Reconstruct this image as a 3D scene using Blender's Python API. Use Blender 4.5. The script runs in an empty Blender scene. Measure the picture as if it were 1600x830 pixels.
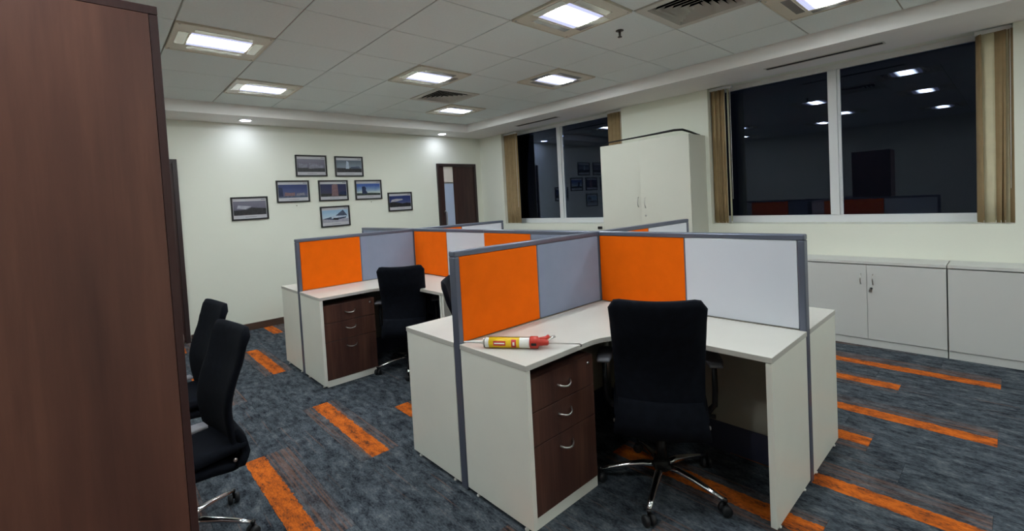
import bpy, bmesh, math, random
from math import sin, cos, pi, radians
from mathutils import Vector, Matrix
random.seed(4)
S = bpy.context.scene
COL = S.collection

# ------------------------------------------------------------------ camera
F_PX, PPX, PPY = 716.871, 782.93, 341.11          # focal length / principal point of the photo, px of 1600x830
YAW, PITCH, ROLL = -0.7284, 0.0373, -0.0548
CAM = Vector((-1.0796, -2.9412, 1.4408))
def cam_axes():
    f = Vector((-sin(YAW), cos(YAW), 0)); r = Vector((cos(YAW), sin(YAW), 0)); u = Vector((0, 0, 1))
    f2 = f*cos(PITCH) - u*sin(PITCH); u2 = u*cos(PITCH) + f*sin(PITCH)
    return r*cos(ROLL) + u2*sin(ROLL), u2*cos(ROLL) - r*sin(ROLL), f2
cr, cu, cf = cam_axes()
cd = bpy.data.cameras.new('camera'); cam = bpy.data.objects.new('camera', cd); COL.objects.link(cam)
cam.matrix_world = Matrix(((cr.x, cu.x, -cf.x, CAM.x), (cr.y, cu.y, -cf.y, CAM.y), (cr.z, cu.z, -cf.z, CAM.z), (0, 0, 0, 1)))
cd.sensor_fit = 'HORIZONTAL'; cd.sensor_width = 36.0; cd.lens = F_PX/1600*36.0
cd.shift_x = (800-PPX)/1600; cd.shift_y = -(415-PPY)/1600
cd.clip_start = 0.02; cd.clip_end = 100
S.camera = cam

# ------------------------------------------------------------------ world, exposure
w = bpy.data.worlds.new('night'); S.world = w; w.use_nodes = True
w.node_tree.nodes['Background'].inputs[0].default_value = (0.10, 0.13, 0.22, 1)
w.node_tree.nodes['Background'].inputs[1].default_value = 0.008
S.view_settings.view_transform = 'Standard'; S.view_settings.look = 'None'
S.view_settings.gamma = 1.0; S.view_settings.use_curve_mapping = False
S.view_settings.exposure = 1.45
PANEL_EMIT = 40.0         # ceiling luminaire diffusers
SPOT_W = 1.35             # downlights at the far wall
C_PANEL = (0.88, 0.945, 0.985); C_SPOT = (0.76, 0.81, 1.0)

# ------------------------------------------------------------------ dimensions (metres)
XW, YF, XL, YB = 4.20, 3.45, -3.30, -5.40      # window wall, far wall, left wall, rear wall
HC, HS = 2.70, 2.575                           # tile ceiling, soffit
GX, GY = 3.53, 2.93                            # edge of the tile field
XS, Y1, Y2 = 1.436, -1.080, 1.2594             # spine plane, cross screens
HP, HD, LA, TH = 1.205, 0.744, 1.20, 0.05      # screen height, desk height, arm length, screen thickness
DY, DX = 0.465, 0.47

# ------------------------------------------------------------------ materials
def srgb(r, g, b):
    f = lambda c: (c/255/12.92) if c/255 <= 0.04045 else ((c/255+0.055)/1.055)**2.4
    return (f(r), f(g), f(b), 1)
class NT:
    def __init__(s, name):
        s.m = bpy.data.materials.new(name); s.m.use_nodes = True
        s.n = s.m.node_tree.nodes; s.l = s.m.node_tree.links
        s.b = s.n['Principled BSDF']; s.out = s.n['Material Output']
    def add(s, t, **k):
        n = s.n.new(t)
        for a, v in k.items(): setattr(n, a, v)
        return n
    def coord(s, scale=(1, 1, 1), kind='Object', loc=(0, 0, 0)):
        tc = s.add('ShaderNodeTexCoord'); mp = s.add('ShaderNodeMapping')
        mp.inputs['Scale'].default_value = scale; mp.inputs['Location'].default_value = loc
        s.l.new(tc.outputs[kind], mp.inputs['Vector']); return mp.outputs['Vector']
    def noise(s, vec, scale, detail=4, rough=0.55):
        n = s.add('ShaderNodeTexNoise'); n.inputs['Scale'].default_value = scale
        n.inputs['Detail'].default_value = detail; n.inputs['Roughness'].default_value = rough
        s.l.new(vec, n.inputs['Vector']); return n.outputs['Fac']
    def ramp(s, fac, stops, interp='LINEAR'):
        r = s.add('ShaderNodeValToRGB'); e = r.color_ramp.elements; r.color_ramp.interpolation = interp
        while len(e) < len(stops): e.new(0.5)
        for x, (p, c) in zip(e, stops): x.position = p; x.color = c
        s.l.new(fac, r.inputs['Fac']); return r.outputs['Color']
    def mix(s, fac, a, b):
        m = s.add('ShaderNodeMix', data_type='RGBA')
        if isinstance(fac, (int, float)): m.inputs[0].default_value = fac
        else: s.l.new(fac, m.inputs[0])
        for i, v in ((6, a), (7, b)):
            if isinstance(v, tuple): m.inputs[i].default_value = v
            else: s.l.new(v, m.inputs[i])
        return m.outputs[2]
    def math(s, op, a, b=0.0, c=0.0):
        m = s.add('ShaderNodeMath', operation=op)
        for i, v in enumerate((a, b, c)):
            if isinstance(v, (int, float)): m.inputs[i].default_value = v
            else: s.l.new(v, m.inputs[i])
        return m.outputs[0]
    def bump(s, h, strength=0.1, dist=0.01):
        b = s.add('ShaderNodeBump'); b.inputs['Strength'].default_value = strength; b.inputs['Distance'].default_value = dist
        s.l.new(h, b.inputs['Height']); s.l.new(b.outputs['Normal'], s.b.inputs['Normal'])
    def base(s, c):
        if isinstance(c, tuple): s.b.inputs['Base Color'].default_value = c
        else: s.l.new(c, s.b.inputs['Base Color'])
    def set(s, rough=0.5, metal=0.0, spec=0.5):
        s.b.inputs['Roughness'].default_value = rough; s.b.inputs['Metallic'].default_value = metal
        s.b.inputs['Specular IOR Level'].default_value = spec; return s.m
def plain(name, col, rough=0.5, metal=0.0, spec=0.5, var=0.04, scale=3.0, bump=0.0, bscale=200):
    """one colour with a slight procedural mottle"""
    t = NT(name); v = t.coord()
    f = t.noise(v, scale, 3)
    d = tuple(max(0, c*(1-var)) for c in col[:3])+(1,); e = tuple(min(1, c*(1+var)) for c in col[:3])+(1,)
    t.base(t.ramp(f, [(0.3, d), (0.7, e)]))
    if bump: t.bump(t.noise(v, bscale, 2), bump, 0.002)
    return t.set(rough, metal, spec)
M = {}
M['wall'] = plain('painted_wall', srgb(231, 233, 218), 0.62, spec=0.3, var=0.015, scale=1.2, bump=0.05, bscale=90)
M['soffit'] = plain('painted_soffit', srgb(242, 240, 236), 0.7, spec=0.2, var=0.015)
M['tile'] = plain('mineral_fibre_tile', srgb(240, 248, 245), 0.9, spec=0.1, var=0.02, scale=60, bump=0.15, bscale=260)
M['tbar'] = plain('grid_bar', srgb(165, 162, 152), 0.5, spec=0.3)
M['void'] = plain('dark_void', srgb(10, 10, 11), 0.9, spec=0.0)
M['concrete'] = plain('slab', srgb(70, 72, 74), 0.9)
M['lum_frame'] = plain('luminaire_frame', srgb(226, 220, 202), 0.4, var=0.02)
M['lum_strip'] = plain('luminaire_reflector', srgb(236, 232, 222), 0.18, metal=0.6, var=0.02)
M['vent'] = plain('vent_aluminium', srgb(208, 206, 196), 0.45, var=0.02)
M['slot'] = plain('slot_metal', srgb(70, 67, 62), 0.6)
M['laminate'] = plain('white_laminate', srgb(238, 238, 226), 0.38, spec=0.4, var=0.015, scale=5)
M['worktop'] = plain('worktop_laminate', srgb(197, 195, 186), 0.35, spec=0.4, var=0.015, scale=7)
M['cabinet'] = plain('grey_white_cabinet', srgb(204, 205, 200), 0.42, spec=0.4, var=0.012)
M['tall'] = plain('tall_cabinet_laminate', srgb(208, 208, 194), 0.42, spec=0.4, var=0.012)
M['modesty'] = plain('modesty_panel', srgb(158, 154, 140), 0.5, var=0.02)
M['orange'] = plain('orange_fabric', srgb(246, 106, 0), 0.85, spec=0.15, var=0.04, scale=9, bump=0.2, bscale=900)
M['greyfab'] = plain('grey_blue_fabric', srgb(136, 146, 166), 0.85, spec=0.15, var=0.03, scale=9, bump=0.2, bscale=900)
M['board'] = plain('whiteboard', srgb(214, 218, 226), 0.16, spec=0.5, var=0.01)
M['rail'] = plain('grey_aluminium', srgb(104, 110, 126), 0.32, metal=0.45, var=0.02)
M['raceway'] = plain('dark_blue_raceway_and_shade', srgb(52, 54, 74), 0.5)
M['chrome'] = plain('chrome', srgb(225, 225, 228), 0.12, metal=1.0, var=0.01)
M['steel'] = plain('satin_steel', srgb(198, 196, 190), 0.3, metal=1.0, var=0.02)
M['black'] = plain('black_plastic', srgb(14, 14, 16), 0.5, var=0.05)
M['blackfab'] = plain('black_fabric', srgb(15, 18, 25), 0.9, spec=0.10, var=0.25, scale=30, bump=0.3, bscale=1200)
M['greyplastic'] = plain('grey_armrest', srgb(112, 112, 118), 0.5)
M['rubber'] = plain('caster_rubber', srgb(26, 27, 30), 0.55)
M['alu_white'] = plain('white_window_frame', srgb(218, 220, 220), 0.4, var=0.01)
M['tan'] = plain('tan_blind', srgb(156, 134, 100), 0.85, spec=0.1, var=0.06, scale=14, bump=0.2, bscale=500)
M['cream'] = plain('cream_blind', srgb(216, 208, 176), 0.85, spec=0.1, var=0.04, scale=14, bump=0.2, bscale=500)
M['frameblack'] = plain('black_picture_frame', srgb(14, 13, 14), 0.5)
M['paper'] = plain('picture_paper', srgb(186, 186, 190), 0.3)
M['hole'] = plain('grey_wall_mark', srgb(120, 112, 100), 0.8)
M['door_frame'] = plain('dark_door_frame', srgb(46, 32, 32), 0.4)
M['frosted'] = plain('frosted_pane', srgb(178, 192, 216), 0.25, var=0.02)
M['frosted_top'] = plain('cream_pane', srgb(222, 214, 202), 0.25, var=0.02)
M['red'] = plain('red_plastic', srgb(186, 44, 26), 0.4)
M['yellow'] = plain('yellow_label', srgb(240, 196, 20), 0.4)
M['redlabel'] = plain('red_label', srgb(204, 40, 44), 0.4)
M['whiteplastic'] = plain('white_plastic', srgb(236, 234, 226), 0.35)
M['brass'] = plain('sprinkler_metal', srgb(70, 66, 60), 0.4, metal=0.6)

def wood(name, cols, scale=(9, 9, 0.7), rough=0.4, grain=0.25):
    t = NT(name); v = t.coord(scale)
    f = t.noise(v, 1.6, 6, 0.6)
    g = t.noise(t.coord((scale[0]*7, scale[1]*7, scale[2]*1.4)), 2.0, 3, 0.6)
    f2 = t.math('ADD', t.math('MULTIPLY', f, 1-grain), t.math('MULTIPLY', g, grain))
    t.base(t.ramp(f2, [(0.32, srgb(*cols[0])), (0.5, srgb(*cols[1])), (0.68, srgb(*cols[2]))]))
    t.bump(g, 0.06, 0.002)
    return t.set(rough, spec=0.4)
M['wenge'] = wood('dark_walnut_laminate', ((54, 34, 31), (76, 49, 41), (98, 66, 53)))
M['wardrobe'] = wood('wardrobe_laminate', ((80, 52, 46), (104, 68, 57), (128, 86, 70)), (4.0, 4.0, 0.40), 0.42, 0.10)
M['wardrobe_edge'] = wood('wardrobe_edge_band', ((56, 34, 33), (66, 42, 40), (78, 50, 46)), (5.5, 5.5, 0.45))
M['doorwood'] = wood('door_veneer', ((44, 28, 28), (56, 36, 34), (68, 46, 40)))
M['skirting'] = wood('skirting_wood', ((70, 52, 44), (82, 62, 52), (94, 72, 60)), (0.8, 0.8, 9))

def emit_mat(name, col, strength, pattern=0.0):
    t = NT(name); e = t.add('ShaderNodeEmission')
    if pattern:
        v = t.coord((1, 1, 1)); wv = t.add('ShaderNodeTexVoronoi'); wv.inputs['Scale'].default_value = 70; wv.inputs['Randomness'].default_value = 0.0
        t.l.new(v, wv.inputs['Vector'])
        c = t.ramp(wv.outputs['Distance'], [(0.0, tuple(x*(1-pattern) for x in col)+(1,)), (0.7, col+(1,))])
        t.l.new(c, e.inputs['Color'])
    else: e.inputs['Color'].default_value = col+(1,)
    e.inputs['Strength'].default_value = strength
    t.l.new(e.outputs[0], t.out.inputs['Surface']); return t.m
M['lamp'] = emit_mat('lit_prismatic_diffuser', (0.66, 0.70, 1.0), 0.40, 0.35)
def core_mat():
    t = NT('lit_tube_band'); e = t.add('ShaderNodeEmission'); tc = t.add('ShaderNodeTexCoord'); sep = t.add('ShaderNodeSeparateXYZ')
    t.l.new(tc.outputs['Object'], sep.inputs[0])
    q = t.math('DIVIDE', sep.outputs[1], 0.104); q = t.math('SUBTRACT', 1.0, t.math('MULTIPLY', q, q)); q = t.math('MAXIMUM', q, 0.0)
    q = t.math('MULTIPLY', t.math('MULTIPLY', q, q), PANEL_EMIT)
    vr = t.add('ShaderNodeTexVoronoi'); vr.inputs['Scale'].default_value = 70; vr.inputs['Randomness'].default_value = 0.0; t.l.new(tc.outputs['Object'], vr.inputs['Vector'])
    t.l.new(t.ramp(vr.outputs['Distance'], [(0.0, tuple(c*0.75 for c in C_PANEL)+(1,)), (0.7, C_PANEL+(1,))]), e.inputs['Color'])
    t.l.new(t.math('ADD', q, 0.40), e.inputs['Strength']); t.l.new(e.outputs[0], t.out.inputs['Surface']); return t.m
M['lampcore'] = core_mat()
M['spotlens'] = emit_mat('lit_downlight_lens', C_SPOT, 18.0, 0.05)

def glass_mat():
    t = NT('window_glass'); fr = t.add('ShaderNodeFresnel'); fr.inputs['IOR'].default_value = 1.42
    tr = t.add('ShaderNodeBsdfTransparent'); tr.inputs['Color'].default_value = (0.72, 0.76, 0.80, 1)
    gl = t.add('ShaderNodeBsdfGlossy'); gl.inputs['Roughness'].default_value = 0.01
    nz = t.noise(t.coord(), 1.5, 2)
    t.l.new(t.ramp(nz, [(0.3, (0.66, 0.74, 1, 1)), (0.7, (0.70, 0.78, 1, 1))]), gl.inputs['Color'])
    mx = t.add('ShaderNodeMixShader'); t.l.new(fr.outputs[0], mx.inputs[0]); t.l.new(tr.outputs[0], mx.inputs[1]); t.l.new(gl.outputs[0], mx.inputs[2])
    t.l.new(mx.outputs[0], t.out.inputs['Surface']); return t.m
M['glass'] = glass_mat()

def carpet(name, kind):
    """kind: 0 plain grey, 1 orange strip at the left edge of the plank, 2 orange strip inset, 3 faint rusty threads"""
    t = NT(name); tc = t.add('ShaderNodeTexCoord'); oi = t.add('ShaderNodeObjectInfo')
    off = t.add('ShaderNodeCombineXYZ'); rz = t.math('MULTIPLY', oi.outputs['Random'], 37.0)
    t.l.new(rz, off.inputs[0]); t.l.new(rz, off.inputs[1])
    va = t.add('ShaderNodeVectorMath', operation='ADD'); t.l.new(tc.outputs['Object'], va.inputs[0]); t.l.new(off.outputs[0], va.inputs[1])
    def mapped(sc):
        mp = t.add('ShaderNodeMapping'); mp.inputs['Scale'].default_value = sc; t.l.new(va.outputs[0], mp.inputs['Vector']); return mp.outputs['Vector']
    blot = t.noise(mapped((20, 8, 1)), 1.0, 7, 0.74)
    fine = t.noise(mapped((150, 60, 1)), 1.0, 3, 0.6)
    g = t.math('ADD', t.math('MULTIPLY', blot, 0.72), t.math('MULTIPLY', fine, 0.28))
    grey = t.ramp(g, [(0.38, srgb(26, 29, 35)), (0.46, srgb(58, 64, 71)), (0.54, srgb(80, 87, 93)), (0.66, srgb(114, 119, 122))])
    sep = t.add('ShaderNodeSeparateXYZ'); t.l.new(tc.outputs['Object'], sep.inputs[0]); X = sep.outputs[0]
    thr = t.noise(mapped((75, 1.6, 1)), 1.0, 3, 0.5)              # long thin threads along the plank
    if kind in (0, 3):
        lo = 0.62 if kind == 3 else 0.74
        fac = t.math('MULTIPLY', t.math('SMOOTH_MIN', t.math('MAXIMUM', t.math('MULTIPLY', t.math('SUBTRACT', thr, lo), 14.0), 0.0), 1.0, 0.05), 0.45)
        t.base(t.mix(fac, grey, srgb(128, 96, 80)))
    else:
        a, b = ((0.0, 0.108) if kind == 1 else (0.07, 0.18))
        orange = t.ramp(g, [(0.38, srgb(70, 52, 44)), (0.455, srgb(160, 82, 36)), (0.54, srgb(206, 104, 34)), (0.7, srgb(226, 126, 48))])
        rag = t.math('MULTIPLY', t.math('SUBTRACT', t.noise(mapped((30, 14, 1)), 1.0, 4, 0.7), 0.5), 0.05); X = t.math('ADD', X, rag)
        ins = t.math('MULTIPLY', t.math('GREATER_THAN', X, a), t.math('LESS_THAN', X, b))
        fac = t.math('MAXIMUM', t.math('MINIMUM', t.math('MULTIPLY', t.math('SUBTRACT', thr, 0.50), 12.0), 1.0), 0.0)
        br = t.mix(t.math('ADD', t.math('MULTIPLY', fac, 0.40), 0.07), grey, srgb(134, 96, 76))
        t.base(t.mix(ins, br, orange))
    t.bump(fine, 0.5, 0.004)
    return t.set(0.95, spec=0.1)
CARPET = [carpet('carpet_grey', 0), carpet('carpet_orange_edge', 1), carpet('carpet_orange_band', 2), carpet('carpet_rusty_thread', 3)]

# ------------------------------------------------------------------ mesh helpers
def bm_box(bm, x0, x1, y0, y1, z0, z1, mi=0, bev=0.0):
    vs = [bm.verts.new((x, y, z)) for x in sorted((x0, x1)) for y in sorted((y0, y1)) for z in sorted((z0, z1))]
    fs = [bm.faces.new([vs[i] for i in q]) for q in ((0, 1, 3, 2), (4, 6, 7, 5), (0, 4, 5, 1), (2, 3, 7, 6), (0, 2, 6, 4), (1, 5, 7, 3))]
    for f in fs: f.material_index = mi
    if bev:
        es = list({e for f in fs for e in f.edges})
        r = bmesh.ops.bevel(bm, geom=es, offset=bev, segments=2, affect='EDGES', profile=0.5)
        for f in r['faces']: f.material_index = mi
def bm_prism(bm, pts, z0, z1, mi=0, bev=0.0):
    lo = [bm.verts.new((x, y, z0)) for x, y in pts]; hi = [bm.verts.new((x, y, z1)) for x, y in pts]; n = len(pts)
    fs = [bm.faces.new(lo[::-1]), bm.faces.new(hi)] + [bm.faces.new((lo[i], lo[(i+1) % n], hi[(i+1) % n], hi[i])) for i in range(n)]
    for f in fs: f.material_index = mi
    bmesh.ops.recalc_face_normals(bm, faces=fs)
    if bev:
        es = [e for f in fs[:2] for e in f.edges]
        bmesh.ops.bevel(bm, geom=es, offset=bev, segments=2, affect='EDGES', profile=0.5)
def bm_lathe(bm, prof, n=16, c=(0, 0, 0), mi=0, axis='z'):
    rings = []
    for r, h in prof:
        ring = []
        for k in range(n):
            a = 2*pi*k/n; p = (r*cos(a), r*sin(a), h)
            if axis == 'y': p = (p[0], p[2], p[1])
            if axis == 'x': p = (p[2], p[0], p[1])
            ring.append(bm.verts.new((p[0]+c[0], p[1]+c[1], p[2]+c[2])))
        rings.append(ring)
    fs = []
    for a, b in zip(rings, rings[1:]):
        for k in range(n): fs.append(bm.faces.new((a[k], a[(k+1) % n], b[(k+1) % n], b[k])))
    fs.append(bm.faces.new(rings[0][::-1])); fs.append(bm.faces.new(rings[-1]))
    for f in fs: f.material_index = mi; f.smooth = True
    bmesh.ops.recalc_face_normals(bm, faces=fs)
def bm_tube(bm, path, rad, n=8, mi=0, flat=None):
    """sweep an ellipse along path; rad is a number or list; flat = (wide, high) multipliers"""
    path = [Vector(p) for p in path]; rings = []
    rad = rad if isinstance(rad, (list, tuple)) else [rad]*len(path)
    for i, p in enumerate(path):
        d = (path[min(i+1, len(path)-1)] - path[max(i-1, 0)]).normalized()
        up = Vector((0, 0, 1)) if abs(d.z) < 0.92 else Vector((1, 0, 0))
        s = d.cross(up).normalized(); u = s.cross(d).normalized()
        fx, fy = flat or (1, 1)
        rings.append([bm.verts.new(p + s*cos(2*pi*k/n)*rad[i]*fx + u*sin(2*pi*k/n)*rad[i]*fy) for k in range(n)])
    fs = []
    for a, b in zip(rings, rings[1:]):
        for k in range(n): fs.append(bm.faces.new((a[k], a[(k+1) % n], b[(k+1) % n], b[k])))
    fs.append(bm.faces.new(rings[0][::-1])); fs.append(bm.faces.new(rings[-1]))
    for f in fs: f.material_index = mi; f.smooth = True
    bmesh.ops.recalc_face_normals(bm, faces=fs)
def bm_sheet(bm, fn, nu, nv, thick, mi=0):
    """closed slab from fn(u,v)->(point, normal), u,v in 0..1"""
    A = [[None]*(nv+1) for _ in range(nu+1)]; B = [[None]*(nv+1) for _ in range(nu+1)]
    for i in range(nu+1):
        for j in range(nv+1):
            p, nrm, t = fn(i/nu, j/nv)
            A[i][j] = bm.verts.new(Vector(p)+Vector(nrm)*t*thick/2); B[i][j] = bm.verts.new(Vector(p)-Vector(nrm)*t*thick/2)
    fs = []
    for i in range(nu):
        for j in range(nv):
            fs.append(bm.faces.new((A[i][j], A[i+1][j], A[i+1][j+1], A[i][j+1])))
            fs.append(bm.faces.new((B[i][j], B[i][j+1], B[i+1][j+1], B[i+1][j])))
    for i in range(nu):
        fs.append(bm.faces.new((A[i][0], B[i][0], B[i+1][0], A[i+1][0]))); fs.append(bm.faces.new((A[i][nv], A[i+1][nv], B[i+1][nv], B[i][nv])))
    for j in range(nv):
        fs.append(bm.faces.new((A[0][j], A[0][j+1], B[0][j+1], B[0][j]))); fs.append(bm.faces.new((A[nu][j], B[nu][j], B[nu][j+1], A[nu][j+1])))
    for f in fs: f.material_index = mi; f.smooth = True
    bmesh.ops.recalc_face_normals(bm, faces=fs)
def link(name, bm, mats, parent=None, loc=None, rot=None):
    me = bpy.data.meshes.new(name); bm.to_mesh(me); bm.free()
    for m in (mats if isinstance(mats, (list, tuple)) else [mats]): me.materials.append(M[m] if isinstance(m, str) else m)
    o = bpy.data.objects.new(name, me); COL.objects.link(o)
    if parent: o.parent = parent
    if loc: o.location = loc
    if rot: o.rotation_euler = rot
    return o
def box(name, mat, x0, x1, y0, y1, z0, z1, parent=None, bev=0.0, **k):
    bm = bmesh.new(); bm_box(bm, x0, x1, y0, y1, z0, z1, 0, bev); return link(name, bm, mat, parent, **k)
def boxes(name, mat, L, parent=None, bev=0.0, **k):
    bm = bmesh.new()
    for b in L: bm_box(bm, *b, bev=bev)
    return link(name, bm, mat, parent, **k)
def tube(name, mat, path, rad, parent=None, n=8, flat=None, **k):
    bm = bmesh.new(); bm_tube(bm, path, rad, n, 0, flat); return link(name, bm, mat, parent, **k)
def lathe(name, mat, prof, parent=None, n=16, c=(0, 0, 0), axis='z', **k):
    bm = bmesh.new(); bm_lathe(bm, prof, n, c, 0, axis); return link(name, bm, mat, parent, **k)
def tag(o, label, cat, group=None):
    o['label'] = label; o['category'] = cat
    if group: o['group'] = group
    return o
def thing(name, label, cat, loc=(0, 0, 0), rz=0.0, group=None):
    o = bpy.data.objects.new(name, None); COL.objects.link(o); o.location = loc; o.rotation_euler = (0, 0, rz); o.empty_display_size = 0.1
    return tag(o, label, cat, group)
def struct(o, label=None, cat=None):
    o['kind'] = 'structure'
    if label: o['label'] = label
    if cat: o['category'] = cat
    return o
def copy_tree(o, parent=None):
    c = o.copy(); COL.objects.link(c); c.parent = parent
    for ch in list(o.children): copy_tree(ch, c)
    return c
def bow_handle(parent, p0, p1, out, mat='steel', r=0.0045, name='handle'):
    """bowed pull between two fixing points, bulging along out"""
    p0, p1, out = Vector(p0), Vector(p1), Vector(out); path = []
    for i in range(9):
        s = i/8; path.append(p0.lerp(p1, s) + out*(sin(pi*s)**0.7))
    return tube(name, mat, path, r, parent, 8)

# ------------------------------------------------------------------ room shell
floor = struct(box('floor', 'concrete', XL-0.1, XW+0.31, YB-0.1, YF+0.1, -0.12, -0.006), 'grey carpet floor with orange banded planks', 'floor')
PWX, PLY = 0.2425, 0.975
pm = []
for i, m in enumerate(CARPET):
    bm = bmesh.new(); bm_box(bm, 0.0006, PWX-0.0006, 0.0006, PLY-0.0006, -0.006, 0.0)
    me = bpy.data.meshes.new('carpet_plank'); bm.to_mesh(me); bm.free(); me.materials.append(m); pm.append(me)
def cut_plank(x0, x1, y0, y1, px, py, k):
    bm = bmesh.new(); bm_box(bm, x0-px+0.0006, x1-px-0.0006, y0-py+0.0006, y1-py-0.0006, -0.006, 0.0)
    me = bpy.data.meshes.new('carpet_plank'); bm.to_mesh(me); bm.free(); me.materials.append(CARPET[k]); return me
AX0 = -0.51 - 12*PWX
AY, BY = -2.87, -2.40                                        # row phases of the two plank families
rng = random.Random(11)
for c in range(34):
    px = AX0 + c*PWX
    if px >= XW or px + PWX <= XL: continue
    k4 = c % 4; ph = AY if k4 == 0 else BY if k4 == 2 else AY + (0.31 if k4 == 1 else 0.62)
    if k4 == 2: ph = BY
    for r in range(-4, 8):
        py = ph + r*PLY
        if py >= YF or py + PLY <= YB: continue
        kind = 0
        if k4 == 0 and r % 2 == 0: kind = 1
        elif k4 == 2 and r % 2 == 0: kind = 2
        elif rng.random() < 0.4: kind = 3
        x0, x1, y0, y1 = max(px, XL), min(px+PWX, XW), max(py, YB), min(py+PLY, YF)
        full = (x1-x0 > PWX-1e-4) and (y1-y0 > PLY-1e-4)
        o = bpy.data.objects.new('carpet_plank', pm[kind] if full else cut_plank(x0, x1, y0, y1, px, py, kind))
        COL.objects.link(o); o.parent = floor; o.location = (px, py, 0)

# walls
struct(box('wall_far', 'wall', XL-0.1, XW+0.31, YF, YF+0.12, 0, 2.85), 'off-white far wall hung with pictures', 'wall')
struct(box('wall_left', 'wall', XL-0.12, XL, YB, YF, 0, 2.85), 'off-white side wall behind the wardrobe', 'wall')
struct(box('wall_back', 'wall', XL-0.1, XW+0.31, YB-0.12, YB, 0, 2.85), 'off-white wall behind the camera', 'wall')
W1 = (-2.945, -0.635); W2 = (0.50, 2.865); WZ = 1.05; RV = 0.30      # window openings, sill height, reveal depth
x0, x1 = XW, XW+RV
struct(boxes('wall_right', 'wall', [(x0, x1, YB, YF, 0, WZ), (x0, x1, YB, W1[0], WZ, 2.85), (x0, x1, W1[1], W2[0], WZ, 2.85), (x0, x1, W2[1], YF, WZ, 2.85),
       (x0, x1, W1[0], W1[1], HS+0.02, 2.85), (x0, x1, W2[0], W2[1], HS+0.02, 2.85)]), 'off-white window wall', 'wall')
struct(boxes('baseboard_far', 'skirting', [(XL, -1.26, YF-0.016, YF, 0, 0.085), (-0.30, 3.235, YF-0.016, YF, 0, 0.085), (4.065, XW, YF-0.016, YF, 0, 0.085)]), 'brown wooden skirting along the picture wall', 'baseboard')
struct(box('baseboard_left', 'skirting', XL, XL+0.016, YB, YF-0.016, 0, 0.085), 'brown wooden skirting beside the wardrobe', 'baseboard')
struct(box('baseboard_right', 'skirting', XW-0.016, XW, 0.66, YF-0.016, 0, 0.085), 'brown wooden skirting under the far window', 'baseboard')

# ceiling: slab, soffit, grid bars and lay-in tiles
ceil = struct(box('ceiling', 'void', XL-0.1, XW+0.31, YB-0.1, YF+0.1, 2.86, 2.95), 'white suspended tile ceiling with plaster border', 'ceiling')
bm = bmesh.new()
bm_prism(bm, [(XL, GY), (GX, GY), (GX, YB), (XW, YB), (XW, YF), (XL, YF)], HS, 2.855)
link('soffit', bm, 'soffit', ceil)
T = 0.6
LIGHTS = {(-1, 1): 1, (0, 3): 1, (2, 1): 1, (2, -2): 1, (4, 0): 1, (4, 3): 1, (4, -4): 1, (-1, -2): 1, (1, -4): 1, (-3, -4): 1, (-3, -1): 1, (-4, 2): 1, (2, -7): 1, (-1, -7): 1, (4, -8): 1}  # rearmost rows are added unseen to fill the room with light
VENTS = [(3, 2), (3, -3)]
xs_ = [XL] + [T*i for i in range(-6, 6) if XL+0.05 < T*i < GX-0.03] + [GX]
ys_ = [YB] + [T*i for i in range(-9, 6) if YB+0.05 < T*i < GY-0.03] + [GY]
BW = 0.012
for x in xs_[1:-1]: box('grid_bar', 'tbar', x-BW/2, x+BW/2, YB, GY, HC+0.006, HC+0.03, ceil)
for y in ys_[1:-1]:
    boxes('grid_bar', 'tbar', [(a+BW/2, b-BW/2, y-BW/2, y+BW/2, HC+0.008, HC+0.03) for a, b in zip(xs_, xs_[1:])], ceil)
bm = bmesh.new(); bm_box(bm, 0.005, T-0.005, 0.005, T-0.005, 0, 0.016, 0, 0.002)
tile_me = bpy.data.meshes.new('ceiling_tile'); bm.to_mesh(tile_me); bm.free(); tile_me.materials.append(M['tile'])
for a, b in zip(xs_, xs_[1:]):
    for c, d in zip(ys_, ys_[1:]):
        key = (round(a/T, 3), round(c/T, 3))
        if key in LIGHTS or key in VENTS: continue
        if abs(b-a-T) < 1e-4 and abs(d-c-T) < 1e-4:
            o = bpy.data.objects.new('ceiling_tile', tile_me); COL.objects.link(o); o.parent = ceil; o.location = (a, c, HC+0.0)
        else:
            box('ceiling_tile', 'tile', a+0.005, b-0.005, c+0.005, d-0.005, HC, HC+0.016, ceil, 0.002)

# ------------------------------------------------------------------ windows
def window(name, y0, y1, mull, label):
    X = XW+0.225; D = 0.05
    e = bpy.data.objects.new(name, None); COL.objects.link(e); e.location = (X, (y0+y1)/2, WZ); struct(e, label, 'window')
    cy = (y0+y1)/2
    B = lambda nm, mt, a, b, c, d, u0=0.0, u1=D, bev=0.003: box(nm, mt, u0, u1, a-cy, b-cy, c-WZ, d-WZ, e, bev)
    zt = HS+0.02
    B('frame_jamb', 'alu_white', y0, y0+0.05, WZ, zt); B('frame_jamb', 'alu_white', y1-0.05, y1, WZ, zt)
    B('frame_sill', 'alu_white', y0+0.05, y1-0.05, WZ, WZ+0.075); B('frame_head', 'alu_white', y0+0.05, y1-0.05, zt-0.05, zt)
    B('mullion', 'alu_white', mull-0.037, mull+0.037, WZ+0.075, zt-0.05, -0.012, D)
    B('sash_stile', 'alu_white', mull-0.062, mull-0.037, WZ+0.075, zt-0.05, 0.012, D-0.006)
    B('pane', 'glass', y0+0.05, mull-0.0625, WZ+0.075, zt-0.05, 0.022, 0.026, 0); B('pane', 'glass', mull+0.0375, y1-0.05, WZ+0.075, zt-0.05, 0.022, 0.026, 0)
    return e
window('window_1', W1[0], W1[1], -1.757, 'wide two-pane night window above the low cabinets')
window('window_2', W2[0], W2[1], 1.78, 'two-pane night window beside the tall cabinet')

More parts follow.
